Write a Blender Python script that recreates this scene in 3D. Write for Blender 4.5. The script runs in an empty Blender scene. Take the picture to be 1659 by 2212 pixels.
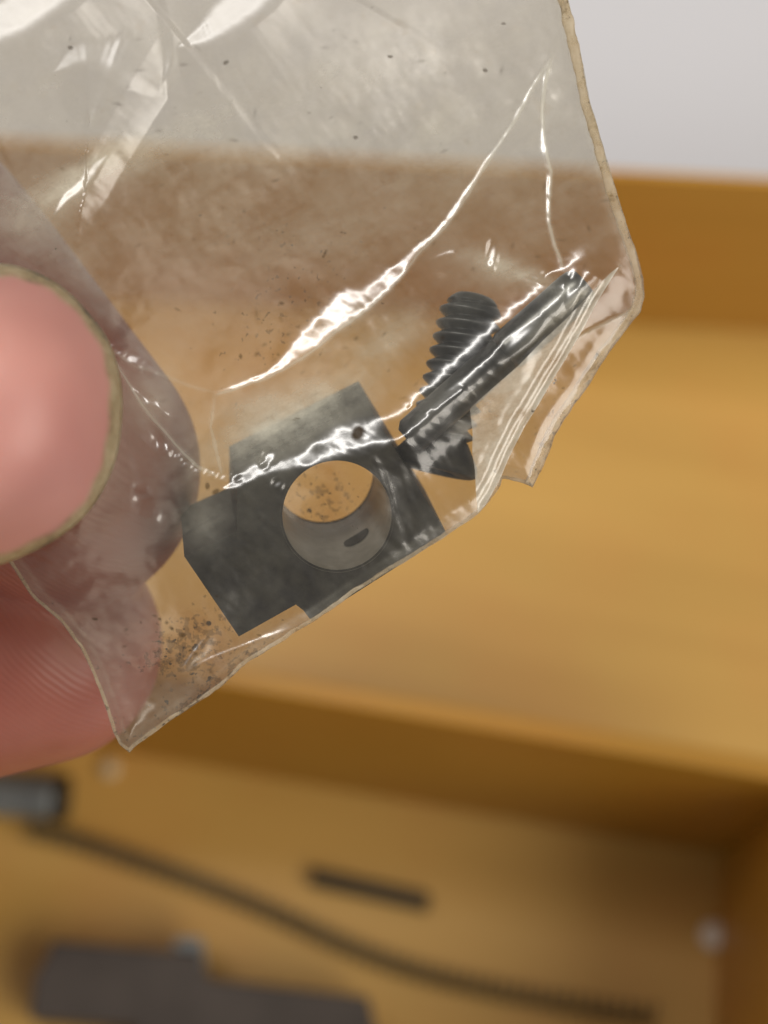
import bpy, bmesh, math, random
import numpy as np
from mathutils import Matrix, Vector

# ------------------------------------------------------------------ camera frame
# Photo grid used for measuring: 1659 x 2212.  F = focal length in those pixels.
F = 4128.0
CU, CV = 829.5, 1106.0
PX = 0.112 / F                      # metres per grid pixel at the bag
upc = np.array([.052, .339, .939]); upc /= np.linalg.norm(upc)
xc = np.array([.985, -.174, 0.0]); xc -= upc * xc.dot(upc); xc /= np.linalg.norm(xc)
yc = np.cross(upc, xc)
R = np.array([xc, yc, upc])         # camera space -> world
CAMZ = 0.245
T = np.array([0, 0, CAMZ])

def c2w(p):
    return np.asarray(p) @ R.T + T
def cam(u, v, d):
    u = np.asarray(u, float); v = np.asarray(v, float); d = np.asarray(d, float)
    return np.stack([(u - CU) / F * d, -(v - CV) / F * d, -d * np.ones_like(u)], -1)
def W(u, v, d):
    return c2w(cam(u, v, d))
def onz(u, v, z):
    r = cam(u, v, 1.0) @ R.T
    return T + r * ((z - T[2]) / r[..., 2:3] if r.ndim > 1 else (z - T[2]) / r[2])

sc = bpy.context.scene
col = sc.collection
cd = bpy.data.cameras.new('camera')
co = bpy.data.objects.new('camera', cd); col.objects.link(co)
M = Matrix(R.tolist()).to_4x4(); M.translation = Vector(T)
co.matrix_world = M
cd.sensor_fit = 'VERTICAL'; cd.sensor_height = 36; cd.sensor_width = 27
cd.lens = 36 * F / (2 * CV)
cd.clip_start = 0.005; cd.clip_end = 30
cd.dof.use_dof = True; cd.dof.focus_distance = 0.1125; cd.dof.aperture_fstop = 25
sc.camera = co

# ------------------------------------------------------------------ light
w = bpy.data.worlds.new('World'); sc.world = w; w.use_nodes = True
bg = w.node_tree.nodes['Background']
bg.inputs[0].default_value = (1.0, .95, .90, 1); bg.inputs[1].default_value = 0.20
LA = np.array([-.02, .66, .75]); LB = np.array([-.72, .20, .66])
LA /= np.linalg.norm(LA); LB /= np.linalg.norm(LB)
DL = 1.1
pa, pb = c2w(LA * DL + [0, 0, -.11]), c2w(LB * DL + [0, 0, -.11])
lc = (pa + pb) / 2
target = W(CU, CV, .112)
def area(name, c, along, tgt, sx, sy, power, colr):
    l = bpy.data.lights.new(name, 'AREA'); l.shape = 'RECTANGLE'
    l.size = sx; l.size_y = sy; l.energy = power; l.color = colr
    o = bpy.data.objects.new(name, l); col.objects.link(o)
    z = c - tgt; z /= np.linalg.norm(z)
    x = along - z * along.dot(z); x /= np.linalg.norm(x)
    y = np.cross(z, x)
    m = Matrix(np.array([x, y, z]).T.tolist()).to_4x4(); m.translation = Vector(c)
    o.matrix_world = m
    return o
area('ceiling_light', lc, pb - pa, target, float(np.linalg.norm(pb - pa)), .10, 8.0, (1.0, .965, .92))
fd = np.array([.66, -.30, .69]); fdp = target + fd / np.linalg.norm(fd) * 1.5
area('added_fill_light', fdp, np.array([0, 1.0, 0]), target, 1.1, 1.1, 19.0, (1.0, .93, .83))  # added fill with no known source, brightens the tray floor from the right
Hm = (LA + LB) / np.linalg.norm(LA + LB) + np.array([0, 0, 1.0])
SN = np.array([-Hm[0] / Hm[2], -Hm[1] / Hm[2]])       # dh/dx, dh/dy that reflects the lamp (y up)

sc.view_settings.view_transform = 'Standard'; sc.view_settings.look = 'None'
sc.view_settings.exposure = -0.06; sc.view_settings.gamma = 1
sc.render.engine = 'CYCLES'
sc.cycles.transparent_max_bounces = 24
sc.cycles.max_bounces = 10
sc.cycles.sample_clamp_indirect = 6

# ------------------------------------------------------------------ helpers
def tag(o, label=None, cat=None, group=None, kind=None):
    if label: o['label'] = label
    if cat: o['category'] = cat
    if group: o['group'] = group
    if kind: o['kind'] = kind
    return o
def empty(name, loc, label, cat, group=None):
    o = bpy.data.objects.new(name, None); col.objects.link(o)
    o.empty_display_size = .005
    o.location = Vector(np.asarray(loc, float)); return tag(o, label, cat, group)
def mesh(name, V, Fc, mat, parent=None, smooth=False, origin=None):
    V = np.asarray(V, float)
    if parent is not None: org = np.array(parent.location)
    elif origin is not None: org = np.asarray(origin, float)
    else: org = V.mean(0)
    me = bpy.data.meshes.new(name)
    me.from_pydata((V - org).tolist(), [], [tuple(int(i) for i in f) for f in Fc])
    me.update()
    if smooth: me.polygons.foreach_set('use_smooth', [True] * len(me.polygons))
    me.materials.append(mat)
    o = bpy.data.objects.new(name, me); col.objects.link(o)
    if parent is not None: o.parent = parent
    else: o.location = Vector(org)
    return o
def attr(o, name, vals):
    a = o.data.attributes.new(name, 'FLOAT', 'POINT'); a.data.foreach_set('value', np.asarray(vals, np.float32))
def bevel(o, wdt, seg=2, ang=35):
    m = o.modifiers.new('bevel', 'BEVEL'); m.width = wdt; m.segments = seg
    m.limit_method = 'ANGLE'; m.angle_limit = math.radians(ang)
def fix_normals(o):
    bm = bmesh.new(); bm.from_mesh(o.data); bmesh.ops.recalc_face_normals(bm, faces=bm.faces[:]); bm.to_mesh(o.data); bm.free()

def vnoise(x, y, s, seed):
    rng = np.random.RandomState(seed); g = rng.rand(128, 128)
    x = np.asarray(x, float) / s + 37.3; y = np.asarray(y, float) / s + 51.7
    xi = np.floor(x).astype(int); yi = np.floor(y).astype(int)
    fx = x - xi; fy = y - yi
    fx = fx * fx * (3 - 2 * fx); fy = fy * fy * (3 - 2 * fy)
    a = g[xi % 128, yi % 128]; b = g[(xi + 1) % 128, yi % 128]
    c = g[xi % 128, (yi + 1) % 128]; d = g[(xi + 1) % 128, (yi + 1) % 128]
    return (a + (b - a) * fx) * (1 - fy) + (c + (d - c) * fx) * fy
def fbm(x, y, s, seed, n=4):
    r = 0; a = .5; t = 0
    for i in range(n):
        r = r + a * (vnoise(x, y, s / 2 ** i, seed + i) - .5); t += a; a *= .55
    return r / t * 2

def polydist(P, pl, vals=None):
    """distance to a polyline, sign (+ = right hand side when v points down), interpolated values, perp dir"""
    pl = np.asarray(pl, float); best = np.full(len(P), 1e18)
    sg = np.ones(len(P)); n = len(pl)
    vv = None if vals is None else np.zeros(len(P)); vals = None if vals is None else np.asarray(vals, float)
    pd = np.zeros((len(P), 2))
    for i in range(n - 1):
        a, b = pl[i], pl[i + 1]; e = b - a; L2 = e.dot(e)
        t = np.clip(((P - a) @ e) / L2, 0, 1)
        q = P - (a + t[:, None] * e); d2 = (q ** 2).sum(1)
        m = d2 < best
        best[m] = d2[m]
        cr = e[0] * q[:, 1] - e[1] * q[:, 0]
        sg[m] = np.sign(cr[m])
        if vals is not None: vv[m] = (vals[i] + (vals[i + 1] - vals[i]) * t)[m]
        nn = np.array([-e[1], e[0]]) / math.sqrt(L2); pd[m] = nn
    return np.sqrt(best), sg, vv, pd
def inside(P, poly):
    poly = np.asarray(poly, float); r = np.zeros(len(P), bool); n = len(poly); j = n - 1
    for i in range(n):
        a, b = poly[i], poly[j]
        c = ((a[1] > P[:, 1]) != (b[1] > P[:, 1]))
        xx = (b[0] - a[0]) * (P[:, 1] - a[1]) / (b[1] - a[1] + 1e-12) + a[0]
        r ^= c & (P[:, 0] < xx); j = i
    return r
def sst(x, a, b):
    t = np.clip((x - a) / (b - a), 0, 1); return t * t * (3 - 2 * t)
def gauss(P, u, v, su, sv, ang=0):
    a = math.radians(ang); x = P[:, 0] - u; y = P[:, 1] - v
    p = x * math.cos(a) + y * math.sin(a); q = -x * math.sin(a) + y * math.cos(a)
    return np.exp(-(p / su) ** 2 - (q / sv) ** 2)

# ------------------------------------------------------------------ materials
class NT:
    def __init__(s, name):
        s.m = bpy.data.materials.new(name); s.m.use_nodes = True
        s.t = s.m.node_tree; s.t.nodes.clear()
        s.out = s.n('ShaderNodeOutputMaterial')
    def n(s, ty, **kw):
        nd = s.t.nodes.new(ty)
        for k, v in kw.items(): setattr(nd, k, v)
        return nd
    def l(s, a, b): s.t.links.new(a, b)
    def math(s, op, a, b=0.0, c=None, clamp=False):
        nd = s.n('ShaderNodeMath', operation=op); nd.use_clamp = clamp
        for i, x in enumerate([a, b] + ([c] if c is not None else [])):
            if isinstance(x, (int, float)): nd.inputs[i].default_value = x
            else: s.l(x, nd.inputs[i])
        return nd.outputs[0]
    def coord(s, sc_=(1, 1, 1), rot=(0, 0, 0)):
        tc = s.n('ShaderNodeTexCoord'); mp = s.n('ShaderNodeMapping')
        mp.inputs['Scale'].default_value = sc_; mp.inputs['Rotation'].default_value = rot
        s.l(tc.outputs['Object'], mp.inputs[0]); return mp.outputs[0]
    def noise(s, co_, scale, detail=3, rough=.55):
        nd = s.n('ShaderNodeTexNoise'); nd.inputs['Scale'].default_value = scale
        nd.inputs['Detail'].default_value = detail; nd.inputs['Roughness'].default_value = rough
        s.l(co_, nd.inputs['Vector']); return nd.outputs['Fac']
    def ramp(s, fac, stops):
        nd = s.n('ShaderNodeValToRGB'); e = nd.color_ramp.elements
        while len(e) < len(stops): e.new(.5)
        for i, (p, c) in enumerate(stops):
            e[i].position = p; e[i].color = (*c, 1) if len(c) == 3 else c
        s.l(fac, nd.inputs[0]); return nd.outputs[0]
    def bump(s, h, strength, dist):
        nd = s.n('ShaderNodeBump'); nd.inputs['Strength'].default_value = strength
        nd.inputs['Distance'].default_value = dist; s.l(h, nd.inputs['Height']); return nd.outputs[0]
    def attr(s, name):
        return s.n('ShaderNodeAttribute', attribute_name=name).outputs['Fac']
    def pr(s, color=None, rough=.5, metal=0., spec=.5, normal=None, **kw):
        p = s.n('ShaderNodeBsdfPrincipled')
        if color is not None:
            if isinstance(color, tuple): p.inputs['Base Color'].default_value = (*color, 1)
            else: s.l(color, p.inputs['Base Color'])
        for k, v in (('Roughness', rough), ('Metallic', metal), ('Specular IOR Level', spec)):
            if isinstance(v, (int, float)): p.inputs[k].default_value = v
            else: s.l(v, p.inputs[k])
        if normal is not None: s.l(normal, p.inputs['Normal'])
        for k, v in kw.items(): p.inputs[k.replace('_', ' ')].default_value = v
        return p.outputs[0]
    def end(s, sh): s.l(sh, s.out.inputs['Surface']); return s.m

def wood(name, c1, c2, rough=.45, stretch=(7, 95, 95)):
    k = NT(name); c = k.coord(stretch); n = k.noise(c, 1.6, 4)
    n2 = k.noise(k.coord((9, 9, 9)), 1.5, 2)
    n3 = k.math('ADD', k.math('MULTIPLY', n, .5), k.math('MULTIPLY', n2, .5))
    cr0 = k.ramp(n3, [(.25, c1), (.75, c2)])
    st = k.ramp(k.noise(k.coord((14, 14, 14)), 2.2, 3), [(.45, (1, 1, 1)), (.72, (1.0, .90, .90))])
    mu = k.n('ShaderNodeMixRGB', blend_type='MULTIPLY'); mu.inputs[0].default_value = 1; k.l(cr0, mu.inputs[1]); k.l(st, mu.inputs[2]); cr = mu.outputs[0]
    return k.end(k.pr(cr, rough, normal=k.bump(n, .15, .0004)))
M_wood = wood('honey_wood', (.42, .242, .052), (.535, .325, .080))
M_wood_wall = wood('honey_wood_wall', (.36, .175, .014), (.45, .225, .024), .4)  # darker copy of the honey wood; the walls' shade is in the colour

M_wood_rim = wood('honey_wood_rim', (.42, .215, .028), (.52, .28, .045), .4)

def steel(name, c1, c2, rough, metal, ns=900, bump=.00004, bs=.6, rr=.12, spec=.5):
    k = NT(name); c = k.coord(); n = k.noise(c, ns, 5, .65); nb = k.noise(c, ns * .22, 3)
    m = k.math('ADD', k.math('MULTIPLY', n, .5), k.math('MULTIPLY', nb, .5))
    cr = k.ramp(m, [(.38, c1), (.64, c2)])
    r = k.math('ADD', k.math('MULTIPLY', m, rr * 2), rough - rr)
    return k.end(k.pr(cr, r, metal, spec, normal=k.bump(n, bs, bump)))
M_oxide = steel('dark_oxide_steel', (.005, .0035, .0025), (.042, .040, .030), .55, .2, spec=.3)
M_bore = steel('reamed_steel', (.26, .245, .21), (.36, .345, .30), .42, .5, 1400)
M_dark = steel('shadowed_recess', (.03, .028, .022), (.06, .055, .045), .7, .2)  # dark tone paints the shade inside the slot and the hole
M_screw = steel('blackened_screw_steel', (.028, .036, .042), (.085, .098, .108), .36, .75, 1500, .00003)
def m_thread():
    k = NT('worn_thread_shading'); c = k.coord(); n = k.noise(c, 1500, 5, .65)
    cr = k.ramp(k.math('ADD', k.math('MULTIPLY', n, .45), k.math('MULTIPLY', k.attr('crest'), .55)), [(.2, (.010, .013, .016)), (.55, (.030, .036, .042)), (.85, (.13, .14, .15))])  # pale worn crests, dark roots: thread shading contrast put into the colour
    return k.end(k.pr(cr, .36, .6, .5, normal=k.bump(n, .5, .00003)))
M_screw = m_thread()
M_pin = steel('bright_steel', (.10, .105, .11), (.24, .25, .255), .34, 1.0, 1200, .00001, .25, .07)
M_pindull = steel('dull_thread_steel', (.022, .023, .026), (.075, .08, .085), .38, .6, 1500, .00003)
M_block2 = steel('black_oxide_block', (.05, .04, .034), (.085, .07, .06), .6, .1, 120)
M_spring = steel('old_brass_wire', (.12, .09, .04), (.20, .16, .085), .45, .3, 300)
M_rod = steel('black_rod_steel', (.045, .034, .018), (.08, .062, .035), .5, .2, 200)
M_bolt = steel('grey_steel', (.13, .145, .15), (.24, .26, .26), .4, .3, 150)
M_collar = steel('black_collar_steel', (.02, .016, .01), (.045, .035, .02), .5, .2, 200)
M_pale = steel('pale_paint', (.68, .62, .56), (.80, .76, .70), .5, 0, 200)

M_chip = steel('wood_chip', (.50, .38, .22), (.62, .50, .32), .6, 0, 200)
def m_white():
    k = NT('white_table_laminate'); n = k.noise(k.coord(), 6, 3)
    return k.end(k.pr(k.ramp(n, [(.35, (.56, .565, .60)), (.65, (.60, .605, .64))]), .5))
M_white = m_white()

def m_plastic(name, tint, hazecol, haze_mul=1.0, gloss=1.0):
    k = NT(name)
    c = k.coord()
    haze = k.attr('haze'); dirt = k.attr('dirt'); fol = k.attr('fold_glare')
    # directional scuffs: noise stretched along the crease direction
    def rc(sx, sy, ang):
        m_ = k.n('ShaderNodeMapping'); m_.inputs['Scale'].default_value = (sx, sy, 420)
        k.l(k.coord((1, 1, 1), (0, 0, math.radians(ang))), m_.inputs[0]); return m_.outputs[0]
    c2 = rc(170, 900, -38); c3 = rc(160, 700, -20)
    s1 = k.noise(c2, 1.0, 5, .65); s2 = k.noise(c3, 1.0, 4, .6); s3 = k.noise(c, 320, 5, .7)
    sc1 = k.math('MULTIPLY', k.math('SUBTRACT', k.math('ADD', k.math('MULTIPLY', s1, .6), k.math('MULTIPLY', s2, .4)), .5), 2.6)
    sc2 = k.math('MULTIPLY', k.math('SUBTRACT', s3, .5), 2.6)
    v = k.math('ADD', 1.0, k.math('ADD', sc1, sc2))
    v = k.math('MAXIMUM', v, .15)
    hz = k.math('MULTIPLY', k.math('MULTIPLY', haze, v), haze_mul)
    hz = k.math('ADD', hz, fol, clamp=True)
    # grime specks
    vo = k.n('ShaderNodeTexVoronoi'); vo.inputs['Scale'].default_value = 1500; k.l(c, vo.inputs['Vector'])
    sp = k.math('LESS_THAN', vo.outputs['Distance'], .26)
    nz = k.noise(c, 900, 3, .6)
    gate = k.math('GREATER_THAN', k.math('ADD', nz, k.math('MULTIPLY', dirt, .33)), .82)
    nz2 = k.noise(c, 2200, 3, .6)
    stain = k.math('MULTIPLY', k.math('GREATER_THAN', k.math('ADD', nz2, k.math('MULTIPLY', dirt, .30)), .80), .45)
    speck = k.math('MAXIMUM', k.math('MULTIPLY', sp, gate), stain, clamp=True)
    speck = k.math('MAXIMUM', speck, k.attr('spot'), clamp=True)
    b = k.math('ADD', k.math('MULTIPLY', s3, .5), k.math('ADD', k.math('MULTIPLY', s1, .18), k.math('MULTIPLY', k.noise(c, 1100, 4, .6), .2)))
    bn = k.n('ShaderNodeBump'); bn.inputs['Distance'].default_value = .00006; k.l(b, bn.inputs['Height'])
    k.l(k.math('MULTIPLY', k.attr('crisp'), .24), bn.inputs['Strength']); nrm = bn.outputs[0]
    tr = k.n('ShaderNodeBsdfTransparent'); tr.inputs[0].default_value = (*tint, 1)
    df = k.n('ShaderNodeBsdfDiffuse'); df.inputs[0].default_value = (*hazecol, 1); k.l(nrm, df.inputs['Normal'])
    tl = k.n('ShaderNodeBsdfTranslucent'); tl.inputs[0].default_value = (*hazecol, 1); k.l(nrm, tl.inputs['Normal'])
    hm = k.n('ShaderNodeMixShader'); hm.inputs[0].default_value = .35; k.l(df.outputs[0], hm.inputs[1]); k.l(tl.outputs[0], hm.inputs[2])
    m1 = k.n('ShaderNodeMixShader'); k.l(hz, m1.inputs[0]); k.l(tr.outputs[0], m1.inputs[1]); k.l(hm.outputs[0], m1.inputs[2])
    sm_ = k.math('MULTIPLY', k.math('SUBTRACT', k.math('ADD', k.noise(c, 420, 5, .7), k.math('MULTIPLY', dirt, .28)), .66, clamp=True), 2.2, clamp=True)
    sd_ = k.n('ShaderNodeBsdfTransparent'); sd_.inputs[0].default_value = (.70, .56, .36, 1)
    ms = k.n('ShaderNodeMixShader'); k.l(sm_, ms.inputs[0]); k.l(m1.outputs[0], ms.inputs[1]); k.l(sd_.outputs[0], ms.inputs[2]); m1 = ms
    gd = k.n('ShaderNodeBsdfDiffuse'); gd.inputs[0].default_value = (.045, .03, .017, 1)
    m2 = k.n('ShaderNodeMixShader'); k.l(k.math('MULTIPLY', speck, .85), m2.inputs[0]); k.l(m1.outputs[0], m2.inputs[1]); k.l(gd.outputs[0], m2.inputs[2])
    g1 = k.n('ShaderNodeBsdfGlossy'); k.l(nrm, g1.inputs['Normal'])
    k.l(k.math('ADD', k.math('MULTIPLY_ADD', k.attr('crisp'), -.17, .30), k.math('MULTIPLY', s3, .14)), g1.inputs['Roughness'])
    g2 = k.n('ShaderNodeBsdfGlossy'); k.l(nrm, g2.inputs['Normal']); g2.inputs['Roughness'].default_value = .36
    gl = k.n('ShaderNodeMixShader'); gl.inputs[0].default_value = .24; k.l(g1.outputs[0], gl.inputs[1]); k.l(g2.outputs[0], gl.inputs[2])
    geo = k.n('ShaderNodeNewGeometry'); dp = k.n('ShaderNodeVectorMath', operation='DOT_PRODUCT')
    k.l(geo.outputs['Incoming'], dp.inputs[0]); k.l(nrm, dp.inputs[1])
    ca = k.math('ABSOLUTE', dp.outputs['Value'])
    fr = k.math('ADD', .112 * gloss, k.math('MULTIPLY', k.math('POWER', k.math('SUBTRACT', 1.0, ca, clamp=True), 4.0), .75 * gloss), clamp=True)
    fr = k.math('MULTIPLY', fr, k.math('SUBTRACT', 1.0, k.attr('spot'), clamp=True))
    m3 = k.n('ShaderNodeMixShader'); k.l(fr, m3.inputs[0]); k.l(m2.outputs[0], m3.inputs[1]); k.l(gl.outputs[0], m3.inputs[2])
    return k.end(m3.outputs[0])
M_film = m_plastic('clear_grubby_film', (.86, .835, .785), (.80, .78, .65))
M_film_back = m_plastic('clear_grubby_film_rear', (.86, .835, .785), (.80, .78, .65), 1.0, .4)
M_flap = m_plastic('folded_film', (.86, .83, .76), (.66, .61, .50), 1.0)

def m_seam():
    k = NT('grubby_heat_seal'); c = k.coord()
    n = k.noise(c, 700, 4, .7); n2 = k.noise(c, 2600, 3, .6)
    colr = k.ramp(n, [(.32, (.15, .10, .05)), (.42, (.55, .45, .31)), (.72, (.78, .70, .56))])
    sp = k.math('GREATER_THAN', n2, .66)
    mx = k.n('ShaderNodeMixRGB'); k.l(k.math('MULTIPLY', sp, .8), mx.inputs[0]); k.l(colr, mx.inputs[1]); mx.inputs[2].default_value = (.06, .04, .02, 1)
    p = k.pr(mx.outputs[0], .35, normal=k.bump(n, .5, .00012))
    tr = k.n('ShaderNodeBsdfTransparent'); tr.inputs[0].default_value = (.88, .82, .7, 1)
    m = k.n('ShaderNodeMixShader'); k.l(k.math('ADD', .34, k.math('MULTIPLY', sp, .5), clamp=True), m.inputs[0])
    k.l(tr.outputs[0], m.inputs[1]); k.l(p, m.inputs[2])
    return k.end(m.outputs[0])
M_seam = m_seam()

def m_skin():
    k = NT('finger_skin'); c = k.coord()
    n = k.noise(c, 160, 4, .6); n2 = k.noise(c, 45, 2)
    m = k.math('ADD', k.math('MULTIPLY', n, .4), k.math('MULTIPLY', n2, .6))
    cr = k.ramp(m, [(.35, (.26, .072, .052)), (.65, (.35, .125, .092))])
    wv = k.n('ShaderNodeTexWave'); wv.inputs['Scale'].default_value = 950; wv.inputs['Distortion'].default_value = 5
    wv.inputs['Detail'].default_value = 1; wv.inputs['Detail Scale'].default_value = .3
    wv.bands_direction = 'DIAGONAL'; k.l(c, wv.inputs['Vector'])
    b1 = k.bump(wv.outputs['Fac'], .28, .00005)
    p = k.n('ShaderNodeBsdfPrincipled'); k.l(cr, p.inputs['Base Color']); p.inputs['Roughness'].default_value = .42
    p.inputs['Subsurface Weight'].default_value = .35; p.inputs['Subsurface Radius'].default_value = (1, .3, .15)
    p.inputs['Subsurface Scale'].default_value = .0025; k.l(b1, p.inputs['Normal'])
    return k.end(p.outputs[0])
M_skin = m_skin()
def m_nail():
    k = NT('nail_plate'); c = k.coord(); rim = k.attr('rim')
    n = k.noise(c, 420, 4, .65)
    n2 = k.noise(c, 90, 2)
    bed = k.ramp(n2, [(.35, (.44, .19, .165)), (.65, (.54, .26, .22))])
    edge = k.ramp(n, [(.34, (.10, .075, .038)), (.48, (.27, .20, .105)), (.75, (.44, .36, .23))])
    mx = k.n('ShaderNodeMixRGB'); k.l(rim, mx.inputs[0]); k.l(bed, mx.inputs[1]); k.l(edge, mx.inputs[2])
    p = k.n('ShaderNodeBsdfPrincipled'); k.l(mx.outputs[0], p.inputs['Base Color']); p.inputs['Roughness'].default_value = .48
    p.inputs['Subsurface Weight'].default_value = .25; p.inputs['Subsurface Radius'].default_value = (1, .4, .25)
    p.inputs['Subsurface Scale'].default_value = .0015
    return k.end(p.outputs[0])
M_nail = m_nail()

# ------------------------------------------------------------------ setting
tb = onz(829, 1500, -.008)
def box_pts(cx, cy, z0, z1, sx, sy):
    return np.array([[cx + a * sx / 2, cy + b * sy / 2, z] for z in (z0, z1) for (a, b) in ((-1, -1), (1, -1), (1, 1), (-1, 1))])
BF = [(3, 2, 1, 0), (4, 5, 6, 7), (0, 1, 5, 4), (1, 2, 6, 5), (2, 3, 7, 6), (3, 0, 4, 7)]
t = mesh('table_surface', box_pts(0, .3, -.04, -.008, 2.4, 2.0), BF, M_white, origin=(0, .3, -.04))
tag(t, kind='structure')

# wooden case: tray with its lid folded flat open behind it
A0 = onz(298, 1631, 0); A1 = onz(1554, 1846, 0)              # foot of the tray's rear wall
dirx = (A1 - A0) / np.linalg.norm(A1 - A0)
diry = np.array([-dirx[1], dirx[0], 0])
B1 = onz(1541, 2212, 0)                                        # foot of the right wall
dirw = (A1 - B1) / np.linalg.norm(A1 - B1)
def hsolve(A, vt):
    lo, hi = 0, .2
    for _ in range(50):
        mid = (lo + hi) / 2; q = (np.array([A[0], A[1], mid]) - T) @ R
        v = CV - q[1] / -q[2] * F
        if v > vt: lo = mid
        else: hi = mid
    return lo
Amid = onz(823, 1735, 0)
hw = hsolve(Amid, 1563)
print('tray wall height', hw)
case = empty('wooden_case', A1, 'open honey-coloured wooden case, tray in front and lid laid flat behind it', 'case')
def slab(name, a, b, out, h, thick, mat, z0=0.0):
    """wall from a to b (its visible foot line), thickness towards 'out'"""
    V = []
    for z in (z0 - .004, z0 + h):
        for p in (a, b, b + out * thick, a + out * thick): V.append([p[0], p[1], z])
    o = mesh(name, V, BF, mat, case); fix_normals(o); bevel(o, .0003, 3); return o
L0 = A1 - dirx * .42
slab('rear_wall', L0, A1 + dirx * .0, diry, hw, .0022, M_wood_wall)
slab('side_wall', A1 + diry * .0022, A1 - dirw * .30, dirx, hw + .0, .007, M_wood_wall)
Vf = [L0 + diry * .003, A1 + diry * .003 + dirx * .003, A1 - dirw * .30 + dirx * .003, L0 - diry * .30]
Vf = np.array([[p[0], p[1], z] for z in (-.006, 0) for p in Vf])
fl = mesh('tray_floor', Vf, BF, M_wood, case); fix_normals(fl)
# lid panel + its far rim
C0 = onz(300, 645, 0); C1 = onz(1659, 712, 0)
dl = (C1 - C0) / np.linalg.norm(C1 - C0); dly = np.array([-dl[1], dl[0], 0])
hl = hsolve(onz(1500, 702, 0), 388)
print('lid rim height', hl)
E0, E1 = C0 - dl * .25, C1 + dl * .10
G0, G1 = L0 + diry * .0030, A1 + diry * .0030 + dirx * .12
Vp = np.array([[p[0], p[1], z] for z in (-.006, -.0005) for p in (G0, G1, E1 + dly * .003, E0 + dly * .003)])
lp = mesh('lid_panel', Vp, BF, M_wood, case); fix_normals(lp)
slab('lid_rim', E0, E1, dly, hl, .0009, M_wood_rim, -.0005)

# ------------------------------------------------------------------ small things in the tray
def tube(points, radii, n=24, cap=True, up=None):
    """swept tube through world points"""
    P = np.asarray(points, float); V = []; Fc = []
    radii = np.broadcast_to(np.asarray(radii, float), (len(P),))
    tn = np.gradient(P, axis=0); tn /= np.linalg.norm(tn, axis=1)[:, None] + 1e-15
    ref = np.array([0, 0, 1.0]) if up is None else np.asarray(up, float)
    if abs(tn[0].dot(ref)) > .9: ref = np.array([1.0, 0, 0])
    for p, tt, r in zip(P, tn, radii):
        x = ref - tt * ref.dot(tt); x /= np.linalg.norm(x); y = np.cross(tt, x); ref = x
        for i in range(n):
            a = 2 * math.pi * i / n; V.append(p + r * (math.cos(a) * x + math.sin(a) * y))
    for j in range(len(P) - 1):
        for i in range(n):
            a = j * n + i; b = j * n + (i + 1) % n; Fc.append((a, b, b + n, a + n))
    if cap:
        Fc.append(tuple(range(n))[::-1]); Fc.append(tuple(range((len(P) - 1) * n, len(P) * n)))
    return np.array(V), Fc

# coil spring
pl = np.array([(62, 1792), (150, 1812), (300, 1862), (450, 1915), (600, 1975), (760, 2050), (900, 2100), (1060, 2138), (1250, 2170), (1415, 2192)], float)
rs = .00128
pw = np.array([onz(u, v, rs) for u, v in pl])
tt = np.linspace(0, 1, len(pw)); ts = np.linspace(0, 1, 1500)
path = np.stack([np.interp(ts, tt, np.convolve(np.pad(pw[:, i], 1, mode='edge'), [0, 1, 0], 'valid')) for i in range(3)], 1)
ker = np.ones(161) / 161
path = np.stack([np.convolve(np.pad(path[:, i], 80, mode='reflect', reflect_type='odd'), ker, 'valid') for i in range(3)], 1)
tg = np.gradient(path, axis=0); tg /= np.linalg.norm(tg, axis=1)[:, None]
side = np.cross(tg, [0, 0, 1.0]); upv = np.cross(side, tg)
seg = np.r_[0, np.cumsum(np.linalg.norm(np.diff(path, axis=0), axis=1))]
ph = seg / .0016 * 2 * math.pi
hx = path + rs * .86 * (np.cos(ph)[:, None] * side + np.sin(ph)[:, None] * upv) + [0, 0, .0002]
V, Fc = tube(hx, .00030, 6)
sp = mesh('coil_spring', V, Fc, M_spring, smooth=True, origin=path[0] * [1, 1, 0])
tag(sp, 'long thin brownish coil spring lying slantwise across the tray floor', 'spring')

# short black rod
a, b = onz(672, 1893, .0012), onz(925, 1950, .0012)
d = (b - a) / np.linalg.norm(b - a)
V, Fc = tube([a, a + d * .0003, b - d * .0003, b], [.0009, .0012, .0012, .0009], 28)
o = mesh('short_rod', V, Fc, M_rod, smooth=False, origin=(a + b) / 2 * [1, 1, 0]); fix_normals(o)
tag(o, 'short black rod lying above the coil spring on the tray floor', 'rod')

# grey bolt entering from the left
a, b = onz(-260, 1700, .0029), onz(118, 1722, .0029)
d = (b - a) / np.linalg.norm(b - a)
bt = empty('steel_bolt', (a + b) / 2 * [1, 1, 0], 'grey cylindrical bolt with a black end near the tray rear wall', 'bolt')
V, Fc = tube([a, a + d * .0004, b - d * .0004, b], [.0024, .0028, .0028, .0026], 32)
o = mesh('shank', V, Fc, M_bolt, bt); fix_normals(o)
V, Fc = tube([b, b + d * .0003, b + d * .0016, b + d * .0019], [.0027, .0029, .0029, .0026], 32)
o = mesh('end_collar', V, Fc, M_collar, bt); fix_normals(o)
o['label'] = 'black end collar'

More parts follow.
